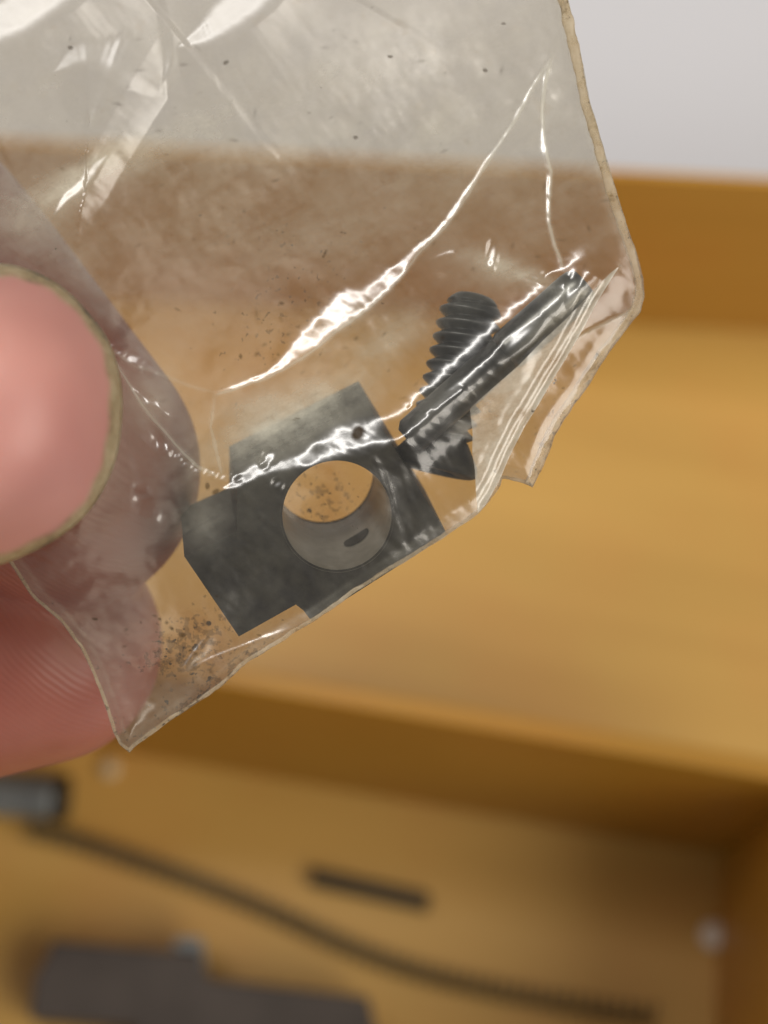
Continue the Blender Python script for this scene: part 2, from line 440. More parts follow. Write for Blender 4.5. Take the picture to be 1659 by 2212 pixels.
# stepped dark block at the bottom
def extr(name, poly, z0, z1, mat, parent):
    n = len(poly)
    V = [[*onz(u, v, z1)[:2], z0] for u, v in poly] + [[*onz(u, v, z1)[:2], z1] for u, v in poly]
    Fc = [tuple(range(n)), tuple(range(n, 2 * n))] + [(i, (i + 1) % n, n + (i + 1) % n, n + i) for i in range(n)]
    o = mesh(name, V, Fc, mat, parent); fix_normals(o); bevel(o, .0004, 2); return o
sb = empty('stepped_block', [*onz(400, 2150, 0)[:2], 0], 'stepped dark grey steel block at the front left of the tray', 'steel block')
extr('body', [(112, 2030), (432, 2058), (448, 2112), (797, 2152), (835, 2330), (300, 2300), (290, 2216), (62, 2198), (72, 2110), (98, 2066)], 0, .009, M_block2, sb)
extr('side_lug', [(378, 2026), (436, 2024), (446, 2106), (440, 2108), (428, 2054), (374, 2049)], 0, .0087, M_bolt, sb)
# small pale round button and a pale chip
c = onz(1540, 2022, 0)
V, Fc = tube([c, c + [0, 0, .0005], c + [0, 0, .0011], c + [0, 0, .0014]], [.0016, .0018, .0015, .0008], 24, up=[1, 0, 0])
o = mesh('round_button', V, Fc, M_pale, smooth=True, origin=c)
tag(o, 'tiny pale round button on the tray floor beside the right-hand wall', 'button')
c = onz(238, 1662, 0)
V, Fc = tube([c, c + [0, 0, .0006], c + [0, 0, .0012]], [.0012, .0013, .0007], 7, up=[1, 0, 0])
o = mesh('pale_chip', V, Fc, M_chip, origin=c)
tag(o, 'small pale chip at the foot of the tray rear wall beneath the bag tip', 'chip')

# ------------------------------------------------------------------ hand
def cm(x, y, z):      # millimetres relative to the bag centre, camera axes -> world
    return c2w(np.array([x, y, z]) * .001 + [0, 0, -.112])
def pmm(u, v, d):     # pixel + depth -> mm camera-space offsets
    p = cam(u, v, d); return (p - [0, 0, -.112]) * 1000
def finger(pts, rad, squash=1.0, n=28):
    """pts in mm (camera axes), rad in mm; rounded tip at pts[0]"""
    P = np.asarray(pts, float); rad = np.asarray(rad, float)
    s = np.linspace(0, len(P) - 1, 60)
    k = np.arange(len(P))
    Q = np.stack([np.interp(s, k, P[:, i]) for i in range(3)], 1); r = np.interp(s, k, rad)
    kk = np.array([1, 2, 3, 4, 3, 2, 1.]); kk /= kk.sum()
    for _ in range(2):
        Q[3:-3] = np.stack([np.convolve(Q[:, i], kk, 'valid') for i in range(3)], 1)
    d0 = Q[0] - Q[3]; d0 /= np.linalg.norm(d0)
    a = np.linspace(0, math.pi / 2, 10)[::-1][:-1]
    tip = np.array([Q[0] + d0 * r[0] * math.sin(x) for x in a]); tr_ = np.array([r[0] * math.cos(x) for x in a])
    Q = np.vstack([tip, Q]); r = np.r_[np.maximum(tr_, .05), r]
    V, Fc = tube(Q, r, n, up=[0, 0, 1])
    return V, Fc
parts = []
tip_i = pmm(120, 1012, .1222); tip_m = pmm(92, 1392, .1262)
parts.append(finger([tip_i, tip_i + [-12, 13.5, -3.4], tip_i + [-26, 23, -9], tip_i + [-48, 22, -18], tip_i + [-78, 2, -22]], [9.3, 10.6, 10.6, 10.4, 11]))
parts.append(finger([tip_m, tip_m + [-14, -3.2, -2], tip_m + [-28, -4, -6], tip_m + [-52, 2, -16], tip_m + [-80, 0, -20]], [7.9, 8.3, 8.8, 9.5, 10.5]))
parts.append(finger([tip_m + [-24, -17, -8], tip_m + [-38, -17, -10], tip_m + [-56, -12, -17], tip_m + [-82, -12, -20]], [7.4, 8, 9, 10]))
parts.append(finger([tip_m + [-34, -31, -12], tip_m + [-46, -30, -14], tip_m + [-62, -24, -18], tip_m + [-84, -24, -20]], [6.5, 7, 8, 9]))
# palm and wrist
parts.append(finger([tip_m + [-78, 8, -16], tip_m + [-96, 2, -12], tip_m + [-118, -10, -8], tip_m + [-150, -30, -8]], [16, 21, 20, 18]))
parts.append(finger([tip_m + [-80, -20, -16], tip_m + [-98, -20, -14], tip_m + [-118, -24, -8]], [14, 18, 19]))
# thumb: flattened pad under the nail, then round
def ell_tube(P, ra, rb, n=28):
    P = np.asarray(P, float); V = []; Fc = []
    for (p, a, b) in zip(P, ra, rb):
        for i in range(n):
            t_ = 2 * math.pi * i / n
            V.append(p + np.array([0, a * math.sin(t_), b * math.cos(t_)]))
    for j in range(len(P) - 1):
        for i in range(n): Fc.append((j * n + i, j * n + (i + 1) % n, (j + 1) * n + (i + 1) % n, (j + 1) * n + i))
    Fc.append(tuple(range(n))[::-1]); Fc.append(tuple(range((len(P) - 1) * n, len(P) * n)))
    return np.array(V), Fc
tc = pmm(-60, 900, .1067)
xs = list(np.sin(np.linspace(math.pi / 2, 0, 10)) * 7.35); Pth, ra, rb = [], [], []
for x in xs:
    q = math.sqrt(max(1 - (x / 7.4) ** 2, .0)); Pth.append(tc + [x, 0, 0]); ra.append(max(7.5 * q, .1)); rb.append(max(4.9 * q, .1))
for x, dy, dz, a_, b_ in ((-5, 0, .2, 7.9, 5.6), (-12, -.3, .6, 8.6, 7.2), (-22, -1, 0, 9.2, 8.4), (-32, -2.5, -2, 9.6, 9), (-45, -6, -6, 9.6, 9), (-62, -14, -12, 13, 12), (-80, -24, -20, 16, 14)):
    Pth.append(tc + [x, dy, dz]); ra.append(a_); rb.append(b_)
parts.append(ell_tube(Pth, ra, rb))
Va, Fa, off = [], [], 0
for V, Fc in parts:
    Va.append(V); Fa += [tuple(i + off for i in f) for f in Fc]; off += len(V)
Va = np.vstack(Va)
hand = mesh('hand', c2w(Va * .001 + [0, 0, -.112]), Fa, M_skin, smooth=True, origin=cm(-90, -20, -20))
tag(hand, 'hand from the left pinching the clear bag between thumb and fingers', 'hand')
rm = hand.modifiers.new('remesh', 'REMESH'); rm.mode = 'VOXEL'; rm.voxel_size = .00045; rm.use_smooth_shade = True
sm = hand.modifiers.new('smooth', 'SMOOTH'); sm.factor = .6; sm.iterations = 8
# thumb nail
nr, na = 40, 120
V = []; rim = []
outer = []
for j in range(na + 1):
    th = math.radians(-90 + 180 * j / na)        # -90 top .. 90 bottom through the tip (right)
    outer.append(th)
tops = []
prof = np.array([(-700, 596), (-400, 586), (-60, 583), (0, 584), (35, 589), (87, 607), (139, 641), (181, 687), (222, 739), (241, 798), (250, 850), (248, 919), (237, 989), (215, 1041), (187, 1089), (140, 1135), (80, 1172), (0, 1206), (-60, 1219), (-400, 1222), (-700, 1212)], float)
prs = np.linspace(0, len(prof) - 1, 240); prf = np.stack([np.interp(prs, np.arange(len(prof)), prof[:, i]) for i in (0, 1)], 1)
k5 = np.ones(13) / 13
prf[6:-6] = np.stack([np.convolve(prf[:, i], k5, 'valid') for i in (0, 1)], 1)
spine = np.array([[min(p[0], -60) if p[0] < -60 else -60, 900.] for p in prf])
NR = 44
rr = np.linspace(0, 1, NR)
for i, p in enumerate(prf):
    for r in rr:
        q = spine[i] + (p - spine[i]) * r
        dd = .0985 + .0068 * r ** 3
        V.append(cam(q[0], q[1], dd))
        wr = 27 + 5 * math.sin(i * .06) + 2 * math.sin(i * .37)
        dist = (1 - r) * np.linalg.norm(p - spine[i])
        rim.append(float(1 - sst(dist, wr - 9, wr + 5)))
n = len(prf); Fc = []
for i in range(n - 1):
    for j in range(NR - 1):
        Fc.append((i * NR + j, (i + 1) * NR + j, (i + 1) * NR + j + 1, i * NR + j + 1))
nail = mesh('thumb_nail', c2w(np.array(V)), Fc, M_nail, hand, smooth=True)
attr(nail, 'rim', rim)
nail['label'] = 'pink thumb nail with a grubby tan free edge'
so = nail.modifiers.new('thick', 'SOLIDIFY'); so.thickness = .00045; so.offset = 1 

# ------------------------------------------------------------------ metal block with bore
pf = np.array([(516, 1375), (639, 1306), (656, 1319), (673, 1342), (966, 1155), (812, 903), (512, 1055), (512, 1150), (398, 1202)], float)
DF = .1122
Vd = cam(696, 1018, DF + .0085) - cam(728, 1113, DF)
bc = np.array([728., 1113.]); br = 118.
angs = set(round(2 * math.pi * i / 96, 6) for i in range(96))
for p in pf: angs.add(round(math.atan2(p[1] - bc[1], p[0] - bc[0]) % (2 * math.pi), 6))
angs = sorted(angs)
def hit(a):
    d = np.array([math.cos(a), math.sin(a)]); best = 1e9
    for i in range(len(pf)):
        p, q = pf[i] - bc, pf[(i + 1) % len(pf)] - bc; e = q - p
        den = d[0] * e[1] - d[1] * e[0]
        if abs(den) < 1e-9: continue
        t_ = (p[0] * e[1] - p[1] * e[0]) / den; s_ = (p[0] * d[1] - p[1] * d[0]) / den
        if t_ > 0 and -1e-4 <= s_ <= 1 + 1e-4: best = min(best, t_)
    return bc + d * best
ci = [bc + br * np.array([math.cos(a), math.sin(a)]) for a in angs]
co_ = [hit(a) for a in angs]
fc = cam(*np.array(ci).T, DF); fo = cam(*np.array(co_).T, DF)
m_ = len(angs)
blk = empty('bored_block', W(728, 1113, DF + .004), 'dark steel block with a large round bore, inside the bag beside the screws', 'steel block')
V = np.vstack([fo, fc, fo + Vd, fc + Vd]); Fc = []
for i in range(m_):
    j = (i + 1) % m_
    Fc += [(i, j, m_ + j, m_ + i), (2 * m_ + i, 3 * m_ + i, 3 * m_ + j, 2 * m_ + j), (i, 2 * m_ + i, 2 * m_ + j, j)]
o = mesh('body', c2w(V), Fc, M_oxide, blk)
bm = bmesh.new(); bm.from_mesh(o.data); bmesh.ops.recalc_face_normals(bm, faces=bm.faces[:])
bm.to_mesh(o.data); bm.free(); bevel(o, .00018, 2)
V = np.vstack([fc, fc + Vd]); V2 = []
ctr0 = cam(*bc, DF)
for k_, s_ in ((0, -.002), (.0, .045), (0, .955), (0, 1.002)):
    e_ = -.004 if 0 < s_ < 1 else .045
    V2.append(ctr0 + (fc - ctr0) * (1 + e_) + Vd * s_)
V2 = np.vstack(V2); Fc = [(r * m_ + i, r * m_ + (i + 1) % m_, (r + 1) * m_ + (i + 1) % m_, (r + 1) * m_ + i) for r in range(3) for i in range(m_)]
o = mesh('bore', c2w(V2), Fc, M_bore, blk, smooth=True); o['label'] = 'paler machined bore'
# slot in the bore wall
V = [];
NS = 28
for i in range(NS):
    a = 2 * math.pi * i / NS
    th = math.radians(58.5) + math.radians(16) * (abs(math.cos(a)) ** .8 * np.sign(math.cos(a)))
    s_ = .46 + .085 * (abs(math.sin(a)) ** .8 * np.sign(math.sin(a)))
    V.append((bc + br * .985 * np.array([math.cos(th), math.sin(th)]), s_))
Vs = [cam(p[0], p[1], DF) + Vd * s_ for p, s_ in V]
th = math.radians(58.5)
cc = []
for k_ in np.linspace(-14, 14, 9):
    t_ = th + math.radians(k_); cc.append(cam(*(bc + br * .985 * np.array([math.cos(t_), math.sin(t_)])), DF) + Vd * .46)
Vall = Vs + cc
Fc = []
for i in range(NS):
    j = (i + 1) % NS
    def near(idx): return NS + int(np.argmin([np.linalg.norm(Vs[idx] - q) for q in cc]))
    a_, b_ = near(i), near(j)
    Fc.append((i, j, b_) if a_ == b_ else (i, j, b_, a_))
mesh('cross_slot', c2w(np.array(Vall)), Fc, M_dark, blk, smooth=True)['label'] = 'dark slot painted on the bore wall'
# little hole on the upper edge, drawn as a shaded dark disc
hc = cam(777, 948, DF - .00012)
V = [hc + np.array([math.cos(a) * .00042, math.sin(a) * .00050, 0]) for a in np.linspace(0, 2 * math.pi, 24, endpoint=False)]
V += [hc + np.array([math.cos(a) * .00030, math.sin(a) * .00036, -.0001]) for a in np.linspace(0, 2 * math.pi, 24, endpoint=False)]
Fc = [(i, (i + 1) % 24, 24 + (i + 1) % 24, 24 + i) for i in range(24)] + [tuple(range(24, 48))]
mesh('pin_hole', c2w(np.array(V)), Fc, M_dark, blk)

# ------------------------------------------------------------------ screws
def basis(a, b):
    d = b - a; L = np.linalg.norm(d); d = d / L
    x = np.cross(d, [0, 0, 1.0]); x /= np.linalg.norm(x); y = np.cross(d, x); return d, L, x, y
def revolve(a, d, x, y, prof_, n=48):
    """prof_: list of (s along axis, radius)"""
    V = []; 
    for s_, r in prof_:
        for i in range(n):
            t_ = 2 * math.pi * i / n; V.append(a + d * s_ + r * (math.cos(t_) * x + math.sin(t_) * y))
    Fc = [(j * n + i, j * n + (i + 1) % n, (j + 1) * n + (i + 1) % n, (j + 1) * n + i) for j in range(len(prof_) - 1) for i in range(n)]
    Fc += [tuple(range(n))[::-1], tuple(range((len(prof_) - 1) * n, len(prof_) * n))]
    return np.array(V), Fc
def thread(a, d, x, y, L, r1, r0, pitch, n=40, per=12, taper0=0.0):
    nz = int(L / pitch * per) + 1; V = []
    for j in range(nz):
        z = L * j / (nz - 1)
        for i in range(n):
            t_ = 2 * math.pi * i / n; f = (z / pitch - i / n) % 1.0
            tri = 1 - abs(2 * f - 1); tri = min(1, max(0, tri * 1.25 - .10))
            r = r0 + (r1 - r0) * tri
            if taper0 and z < taper0: r = min(r, r0 * (.55 + .75 * math.sqrt(z / taper0)))
            V.append(a + d * z + r * (math.cos(t_) * x + math.sin(t_) * y))
    Fc = [(j * n + i, j * n + (i + 1) % n, (j + 1) * n + (i + 1) % n, (j + 1) * n + i) for j in range(nz - 1) for i in range(n)]
    Fc += [tuple(range(n))[::-1], tuple(range((nz - 1) * n, nz * n))]
    return np.array(V), Fc
# countersunk screw
a = cam(1028, 638, .1164); b = cam(938, 1006, .1157)
d, L, x, y = basis(a, b)
s1 = empty('countersunk_screw', c2w(b), 'blackened countersunk screw with coarse thread, crossed by the smooth grey pin', 'screw')
hl_ = .0017
V, Fc = thread(a, d, x, y, L - hl_ + .0003, .00198, .00146, .00086, taper0=.0011)
o = mesh('threaded_shank', c2w(V), Fc, M_screw, s1, smooth=True)
rad = np.linalg.norm((V - a) - ((V - a) @ d)[:, None] * d, axis=1); attr(o, 'crest', np.clip((rad - .00146) / .00052, 0, 1) ** 2)
V, Fc = revolve(a, d, x, y, [(L - hl_ - .0002, .0014), (L - hl_, .0017), (L - .0004, .00258), (L - .0001, .00265), (L + .0002, .00262), (L + .0003, .0024), (L + .0003, .0013), (L - .0006, .0011)])
o = mesh('head', c2w(V), Fc, M_oxide, s1); fix_normals(o)
for p in o.data.polygons: p.use_smooth = len(p.vertices) == 4
# bright shouldered pin screw
a = cam(1262, 612, .1119); b = cam(880, 950, .1122)
d, L, x, y = basis(a, b)
s2 = empty('steel_pin', c2w(b), 'smooth grey steel pin lying aslant across the coarse-threaded screw inside the bag', 'pin')
Ls = L * .44
V, Fc = revolve(a, d, x, y, [(.0006, .0003), (.0004, .0006), (0, .00075), (0, .00100), (.00035, .00120), (.0008, .00126), (Ls - .0002, .00126), (Ls, .00118), (Ls + .0003, .0010)])
o = mesh('smooth_shank', c2w(V), Fc, M_pin, s2); fix_normals(o)
for p in o.data.polygons: p.use_smooth = len(p.vertices) == 4
me_ = o.modifiers.new('es', 'EDGE_SPLIT'); me_.split_angle = math.radians(35)
V, Fc = revolve(a, d, x, y, [(Ls, .0009), (Ls + .0002, .00112), (Ls + .0011, .00114), (Ls + .0012, .00108), (Ls + .0014, .00108), (Ls + .0015, .00114), (L - .0004, .00112), (L, .0008)])
o = mesh('dull_end', c2w(V), Fc, M_pindull, s2); fix_normals(o)
for p in o.data.polygons: p.use_smooth = len(p.vertices) == 4
o['label'] = 'darker oxidised half of the pin'

# ------------------------------------------------------------------ clear bag
out_main = np.array([(-420, -420), (1135, -420), (1180, -200), (1226, 0), (1251, 101), (1277, 227), (1302, 312), (1327, 403), (1352, 484), (1377, 554), (1390, 600), (1393, 640), (1384, 675), (1352, 712), (1315, 764), (1278, 821), (1255, 858), (1221, 903), (1196, 944), (1181, 982), (1161, 1032), (1150, 1054), (1120, 1042), (1084, 1034), (1079, 1052), (1060, 1078), (1045, 1097), (1031, 1111), (966, 1157), (900, 1198), (800, 1260), (683, 1339), (644, 1361), (590, 1396), (537, 1430), (472, 1487), (408, 1531), (344, 1572), (292, 1613), (279, 1626), (258, 1609), (245, 1583), (228, 1527), (202, 1454), (172, 1398), (129, 1343), (73, 1295), (52, 1261), (17, 1214), (-60, 1120), (-200, 985), (-420, 800)], float)
def resample(pl, step):
    pl = np.asarray(pl, float); s = np.r_[0, np.cumsum(np.linalg.norm(np.diff(pl, axis=0), axis=1))]
    q = np.linspace(0, s[-1], int(s[-1] / step) + 1)
    return np.stack([np.interp(q, s, pl[:, i]) for i in (0, 1)], 1)
oc = np.vstack([out_main, out_main[:1]])
os_ = resample(oc, 8.0)
jit = np.stack([fbm(os_[:, 0], os_[:, 1], 60, 5), fbm(os_[:, 0], os_[:, 1], 60, 15)], 1) * 3.2
os_ = os_ + jit; os_[-1] = os_[0]
OUT = os_[:-1]

RIDGES = [
 # polyline (travel so that + side = the side the flank falls to), widths px, decay on the other side
 ([(1194, 118), (1160, 175), (1110, 262), (1060, 340), (1010, 420), (960, 490), (900, 550), (862, 605), (800, 662), (720, 720), (650, 775), (585, 813), (500, 842), (455, 855)],
  [1, 6, 8, 8, 11, 12, 15, 26, 40, 54, 36, 15, 9, 1], 130),
 ([(1194, 118), (1180, 165), (1171, 240), (1176, 310), (1190, 370), (1186, 430), (1184, 480), (1196, 520), (1215, 578)], [1, 5, 7, 8, 8, 7, 11, 8, 3], 60),
 ([(930, 560), (990, 545), (1060, 578), (1130, 605), (1205, 618)][::-1], [2, 20, 18, 12, 2], 70),
 # fold over the upper edge of the block
 ([(1010, 835), (915, 905), (862, 940), (800, 958), (715, 995), (630, 1012), (575, 1026), (525, 1046), (470, 1058)], [14, 26, 52, 72, 62, 36, 24, 18, 2], 120),
 # along the shouldered screw
 ([(1238, 600), (1190, 650), (1140, 695), (1090, 735), (1050, 775), (980, 825), (930, 870), (870, 915)], [10, 16, 18, 26, 14, 22, 26, 8], 70),
 # creases by the fingers
 ([(475, 1030), (430, 1010), (380, 960), (330, 905), (290, 850), (225, 742)][::-1], [2, 8, 9, 8, 9, 2], 60),
 ([(230, 748), (290, 790), (330, 800), (400, 830), (470, 850)], [3, 10, 12, 7, 2], 50),
 ([(465, 850), (455, 920), (470, 990), (482, 1035)][::-1], [2, 6, 6, 2], 60),
 ([(360, 1110), (330, 1090), (300, 1060)][::-1], [2, 16, 2], 40),
 # bottom corner
 ([(475, 1345), (430, 1395), (400, 1440), (390, 1462)], [2, 8, 9, 2], 50),
 ([(640, 1350), (520, 1395), (440, 1430), (370, 1470)], [1, 6, 7, 1], 60),
 ([(45, 1240), (129, 1335), (176, 1400), (212, 1470), (240, 1545), (272, 1612)], [2, 5, 6, 7, 8, 4], 30),
 # large soft folds at the top left (nearer the camera)
 
 ([(360, 214), (330, 196), (290, 172), (240, 146), (185, 132), (110, 160)], [0, 50, 92, 84, 50, 0], 170),
 ([(345, 205), (372, 130), (366, 60), (345, -30), (330, -120)][::-1], [2, 18, 20, 16, 2], 90),
 ([(640, -90), (590, -5), (530, 45), (460, 88), (380, 104)], [30, 84, 80, 50, 2], 140),
 ([(260, -90), (150, 0), (60, 62), (-90, 130)], [60, 84, 84, 60], 180),
 ([(240, 330), (215, 360), (195, 392), (150, 430), (110, 470)], [2, 18, 22, 16, 2], 60),
 # right hand corner
 ([(1340, 574), (1280, 640), (1221, 761), (1159, 868), (1099, 970), (1042, 1084)], [3, 6, 7, 7, 7, 3], 25),
 ([(1382, 668), (1320, 690), (1262, 722), (1215, 752)], [3, 7, 7, 2], 30),
]
lampc = np.array([(LA * (1 - f_) + LB * f_) * DL + [0, 0, -.11] for f_ in (.08, .3, .5, .7, .92)])
def basegrad(P):
    e = 4.0; d0 = basedepth(P)
    return (np.stack([-(basedepth(P + [e, 0]) - d0), (basedepth(P + [0, e]) - d0)], 1)) / (e * PX)
def need(P, pd):
    c = cam(P[:, 0], P[:, 1], .111); v = -c / np.linalg.norm(c, axis=1)[:, None]
    bgx = basegrad(P); pdv = np.stack([pd[:, 0], -pd[:, 1]], 1)
    bk = np.zeros(len(P)); br_ = np.full(len(P), 1e9)
    for lp_ in lampc:
        l = lp_ - c; l /= np.linalg.norm(l, axis=1)[:, None]; H = l + v
        sl = np.stack([-H[:, 0] / H[:, 2], -H[:, 1] / H[:, 2]], 1) - bgx
        al = (sl * pdv).sum(1); res = np.abs(sl[:, 0] * pdv[:, 1] - sl[:, 1] * pdv[:, 0])
        m = res < br_; br_[m] = res[m]; bk[m] = -al[m]
    return np.clip(bk, .15, .95)
LX = np.linspace(-.3, 1.3, 161)
_sl = sst(LX, -.3, .28) * (1 - sst(LX, .66, 1.3)); LF = 1 - np.cumsum(_sl) / _sl.sum()
_k = _sl.sum() * .01                       # so that the middle of the ramp keeps unit slope
def slope_at(P, li=2):
    c = cam(P[:, 0], P[:, 1], .111); v = -c / np.linalg.norm(c, axis=1)[:, None]
    l = lampc[li] - c; l /= np.linalg.norm(l, axis=1)[:, None]; H = l + v
    return np.stack([-H[:, 0] / H[:, 2], -H[:, 1] / H[:, 2]], 1) - basegrad(P)
GLINTS = [(232, 748, 10, 8, 0), (262, 760, 11, 7, 10), (290, 776, 24, 12, 35), (320, 797, 18, 11, 40), (326, 868, 36, 8, 38), (350, 963, 24, 10, 50),
          (380, 985, 11, 9, 0), (405, 1000, 11, 9, 0), (430, 1013, 14, 9, 20), (456, 1023, 14, 10, 10), (478, 1031, 11, 9, 0), (318, 1097, 30, 18, 50), (304, 1058, 16, 13, 0),
          (600, 1046, 11, 10, 0), (583, 986, 14, 13, 0), (570, 1004, 10, 9, 0), (510, 1030, 11, 9, 0), (1236, 640, 15, 44, 10), (1128, 738, 50, 22, -35), (1196, 602, 22, 16, 20),
          (893, 886, 10, 9, 0), (918, 878, 14, 12, 0), (1063, 552, 10, 26, 0), (955, 1300, 3, 3, 0)]
def height(P):
    wx = fbm(P[:, 0], P[:, 1], 75, 21, 2) * 6; wy = fbm(P[:, 0], P[:, 1], 75, 31, 2) * 6
    crisp = sst(P[:, 1] + P[:, 0] * .35, 260, 620)
    wx *= .25 + .75 * crisp; wy *= .25 + .75 * crisp
    h = np.zeros(len(P)); act = np.zeros(len(P))
    Q = P + np.stack([wx, wy], 1)
    for ir, (pl0, ws0, dec) in enumerate(RIDGES):
        p0 = np.asarray(pl0, float); sl_ = np.r_[0, np.cumsum(np.linalg.norm(np.diff(p0, axis=0), axis=1))]
        nq = max(int(sl_[-1] / 13), 4); qs = np.linspace(0, sl_[-1], nq)
        pp = np.stack([np.interp(qs, sl_, p0[:, i]) for i in (0, 1)], 1)
        for _ in range(2): pp[1:-1] = pp[1:-1] * .5 + (pp[:-2] + pp[2:]) * .25
        ws = np.interp(qs, sl_, ws0); rg = np.random.RandomState(300 + ir)
        k7 = np.hanning(11)[1:-1]; k7 /= k7.sum(); jt2 = np.convolve(rg.rand(nq + 8) - .5, k7, 'valid')
        ws = ws * (1 + 1.9 * jt2 * (.8 if p0[:, 1].min() > 100 else .25)); pl = pp
        lo, hi = pp.min(0) - 6 * dec - 60, pp.max(0) + 6 * dec + 60
        msk = (P[:, 0] > lo[0]) & (P[:, 0] < hi[0]) & (P[:, 1] > lo[1]) & (P[:, 1] < hi[1])
        if not msk.any(): continue
        q = Q[msk] if max(ws) > 9 else P[msk] + (Q[msk] - P[msk]) * .35
        e = np.diff(pp, axis=0); e /= np.linalg.norm(e, axis=1)[:, None]
        ev = np.vstack([e[:1], e[:-1] + e[1:], e[-1:]]); ev /= np.linalg.norm(ev, axis=1)[:, None]
        kv = need(pp, np.stack([-ev[:, 1], ev[:, 0]], 1))          # slope that catches the lamp
        ww = np.array(ws, float); ww[0] = ww[-1] = 0
        dd, sg, wv, pd = polydist(q, pl, ww)
        kk = polydist(q, pl, kv * ww)[2] * _k
        s = dd * sg
        x = s / np.maximum(wv, .5)
        fs = np.interp(x, LX, LF)
        f = np.where(x >= -.3, fs, np.exp(np.minimum(s + .3 * wv, 0) / dec))
        h[msk] += kk * f
        act[msk] = np.maximum(act[msk], np.exp(-(np.maximum(np.abs(s) - wv, 0) / 22) ** 2) * np.clip(wv / 12, 0, 1))
    da = polydist(P, [(1275, 600), (880, 950)])[0]; h += 30 * np.exp(-(da / 46) ** 2)
    damp = np.ones(len(P)); hg = np.zeros(len(P))
    # small facets pressed into the film (each tilts towards the lamp)
    for (u, v, su, sv, g) in GLINTS:
        m = (np.abs(P[:, 0] - u) < 2.2 * max(su, sv)) & (np.abs(P[:, 1] - v) < 2.2 * max(su, sv))
        if not m.any(): continue
        q = P[m]; a_ = math.radians(g); x = q[:, 0] - u; y = q[:, 1] - v
        p_ = (x * math.cos(a_) + y * math.sin(a_)) / su; q_ = (-x * math.sin(a_) + y * math.cos(a_)) / sv
        wn = np.exp(-(p_ ** 2 + q_ ** 2) ** 2 * .6)
        c0 = np.array([[u, v]], float); sl = slope_at(c0)[0]
        hg[m] += (sl[0] * x - sl[1] * y) * wn
        damp[m] = np.minimum(damp[m], 1 - .85 * wn)
    h += fbm(P[:, 0], P[:, 1], 420, 61, 2) * 18
    h += fbm(P[:, 0] * .8 + P[:, 1] * .6, (P[:, 1] * .8 - P[:, 0] * .6) * 2.2, 90, 71, 3) * 2.8 * damp * (.35 + .65 * crisp)
    h += fbm(P[:, 0], P[:, 1], 34, 81, 3) * (.42 - .10 * act) * crisp * damp
    h = h * 1.0 + hg
    return h, act
def seamdist(P):
    oc_ = np.vstack([out_main, out_main[:1]])
    return polydist(P, oc_)[0]
def basedepth(P):
    t_ = np.clip((820 - (P[:, 0] * .45 + P[:, 1])) / 1200, 0, 1.2)
    return .1116 - .0050 * t_ ** 1.5
def sheet(name, step, poly, depthfn, parent, mat, fields, lo=None, hi=None):
    lo = poly.min(0) - step if lo is None else lo; hi = poly.max(0) + step if hi is None else hi
    us = np.arange(lo[0], hi[0] + step, step); vs = np.arange(lo[1], hi[1] + step, step)
    U, Vv = np.meshgrid(us, vs); P = np.stack([U.ravel(), Vv.ravel()], 1)
    ins = inside(P, poly); nu, nv = len(us), len(vs)
    I = np.arange(nu * nv).reshape(nv, nu)
    q = np.stack([I[:-1, :-1], I[1:, :-1], I[1:, 1:], I[:-1, 1:]], -1).reshape(-1, 4)
    keep = ins[q].any(1); q = q[keep]
    used = np.unique(q); mp = -np.ones(nu * nv, int); mp[used] = np.arange(len(used)); q = mp[q]
    P = P[used]; ins = ins[used]
    o_ = np.where(~ins)[0]; pc = np.vstack([poly, poly[:1]])
    bestd = np.full(len(o_), 1e18); bestp = P[o_].copy()
    for i in range(len(poly)):
        a_, b_ = pc[i], pc[i + 1]; e = b_ - a_; t_ = np.clip(((P[o_] - a_) @ e) / (e @ e + 1e-9), 0, 1)
        z_ = a_ + t_[:, None] * e; d2 = ((P[o_] - z_) ** 2).sum(1); m = d2 < bestd; bestd[m] = d2[m]; bestp[m] = z_[m]
    P[o_] = bestp
    dpt = depthfn(P)
    Vw = c2w(cam(P[:, 0], P[:, 1], dpt)); org = np.array(parent.location)
    me = bpy.data.meshes.new(name); me.vertices.add(len(Vw)); me.vertices.foreach_set('co', (Vw - org).ravel())
    me.loops.add(q.size); me.loops.foreach_set('vertex_index', q.ravel().astype(np.int32))
    me.polygons.add(len(q)); me.polygons.foreach_set('loop_start', (np.arange(len(q)) * 4).astype(np.int32))
    me.update(calc_edges=True); me.validate(); me.polygons.foreach_set('use_smooth', [True] * len(me.polygons))
    me.materials.append(mat)
    o = bpy.data.objects.new(name, me); col.objects.link(o); o.parent = parent
    if len(me.vertices) == len(P):
        for k_, fn in fields.items(): attr(o, k_, fn(P))
    return o
SPOTS = [(773, 935, 17, 21, 20), (700, 552, 7, 3, -60), (768, 297, 6, 5, 0), (608, 655, 7, 4, 0), (843, 122, 7, 4, 0), (488, 135, 8, 5, -30), (152, 103, 7, 5, 0), (1048, 152, 7, 5, 20), (703, 545, 3, 8, 30), (1088, 51, 6, 3, 0), (395, 1372, 8, 6, 0), (360, 1345, 5, 4, 0), (372, 1358, 4, 4, 0), (345, 1337, 5, 3, 0), (410, 1405, 4, 3, 0), (205, 1337, 8, 4, 10), (560, 1372, 5, 3, 0), (1058, 888, 3, 3, 0), (466, 1062, 10, 6, -30), (448, 1050, 6, 9, 0), (640, 905, 9, 2, -12), (520, 770, 4, 7, 0)]
_rg = random.Random(7)
FAINT = [(_rg.uniform(100, 1330), _rg.uniform(60, 1150), _rg.uniform(3, 12), _rg.uniform(2.2, 4), _rg.gauss(-35, 40), _rg.uniform(.12, .42)) for _ in range(85)]
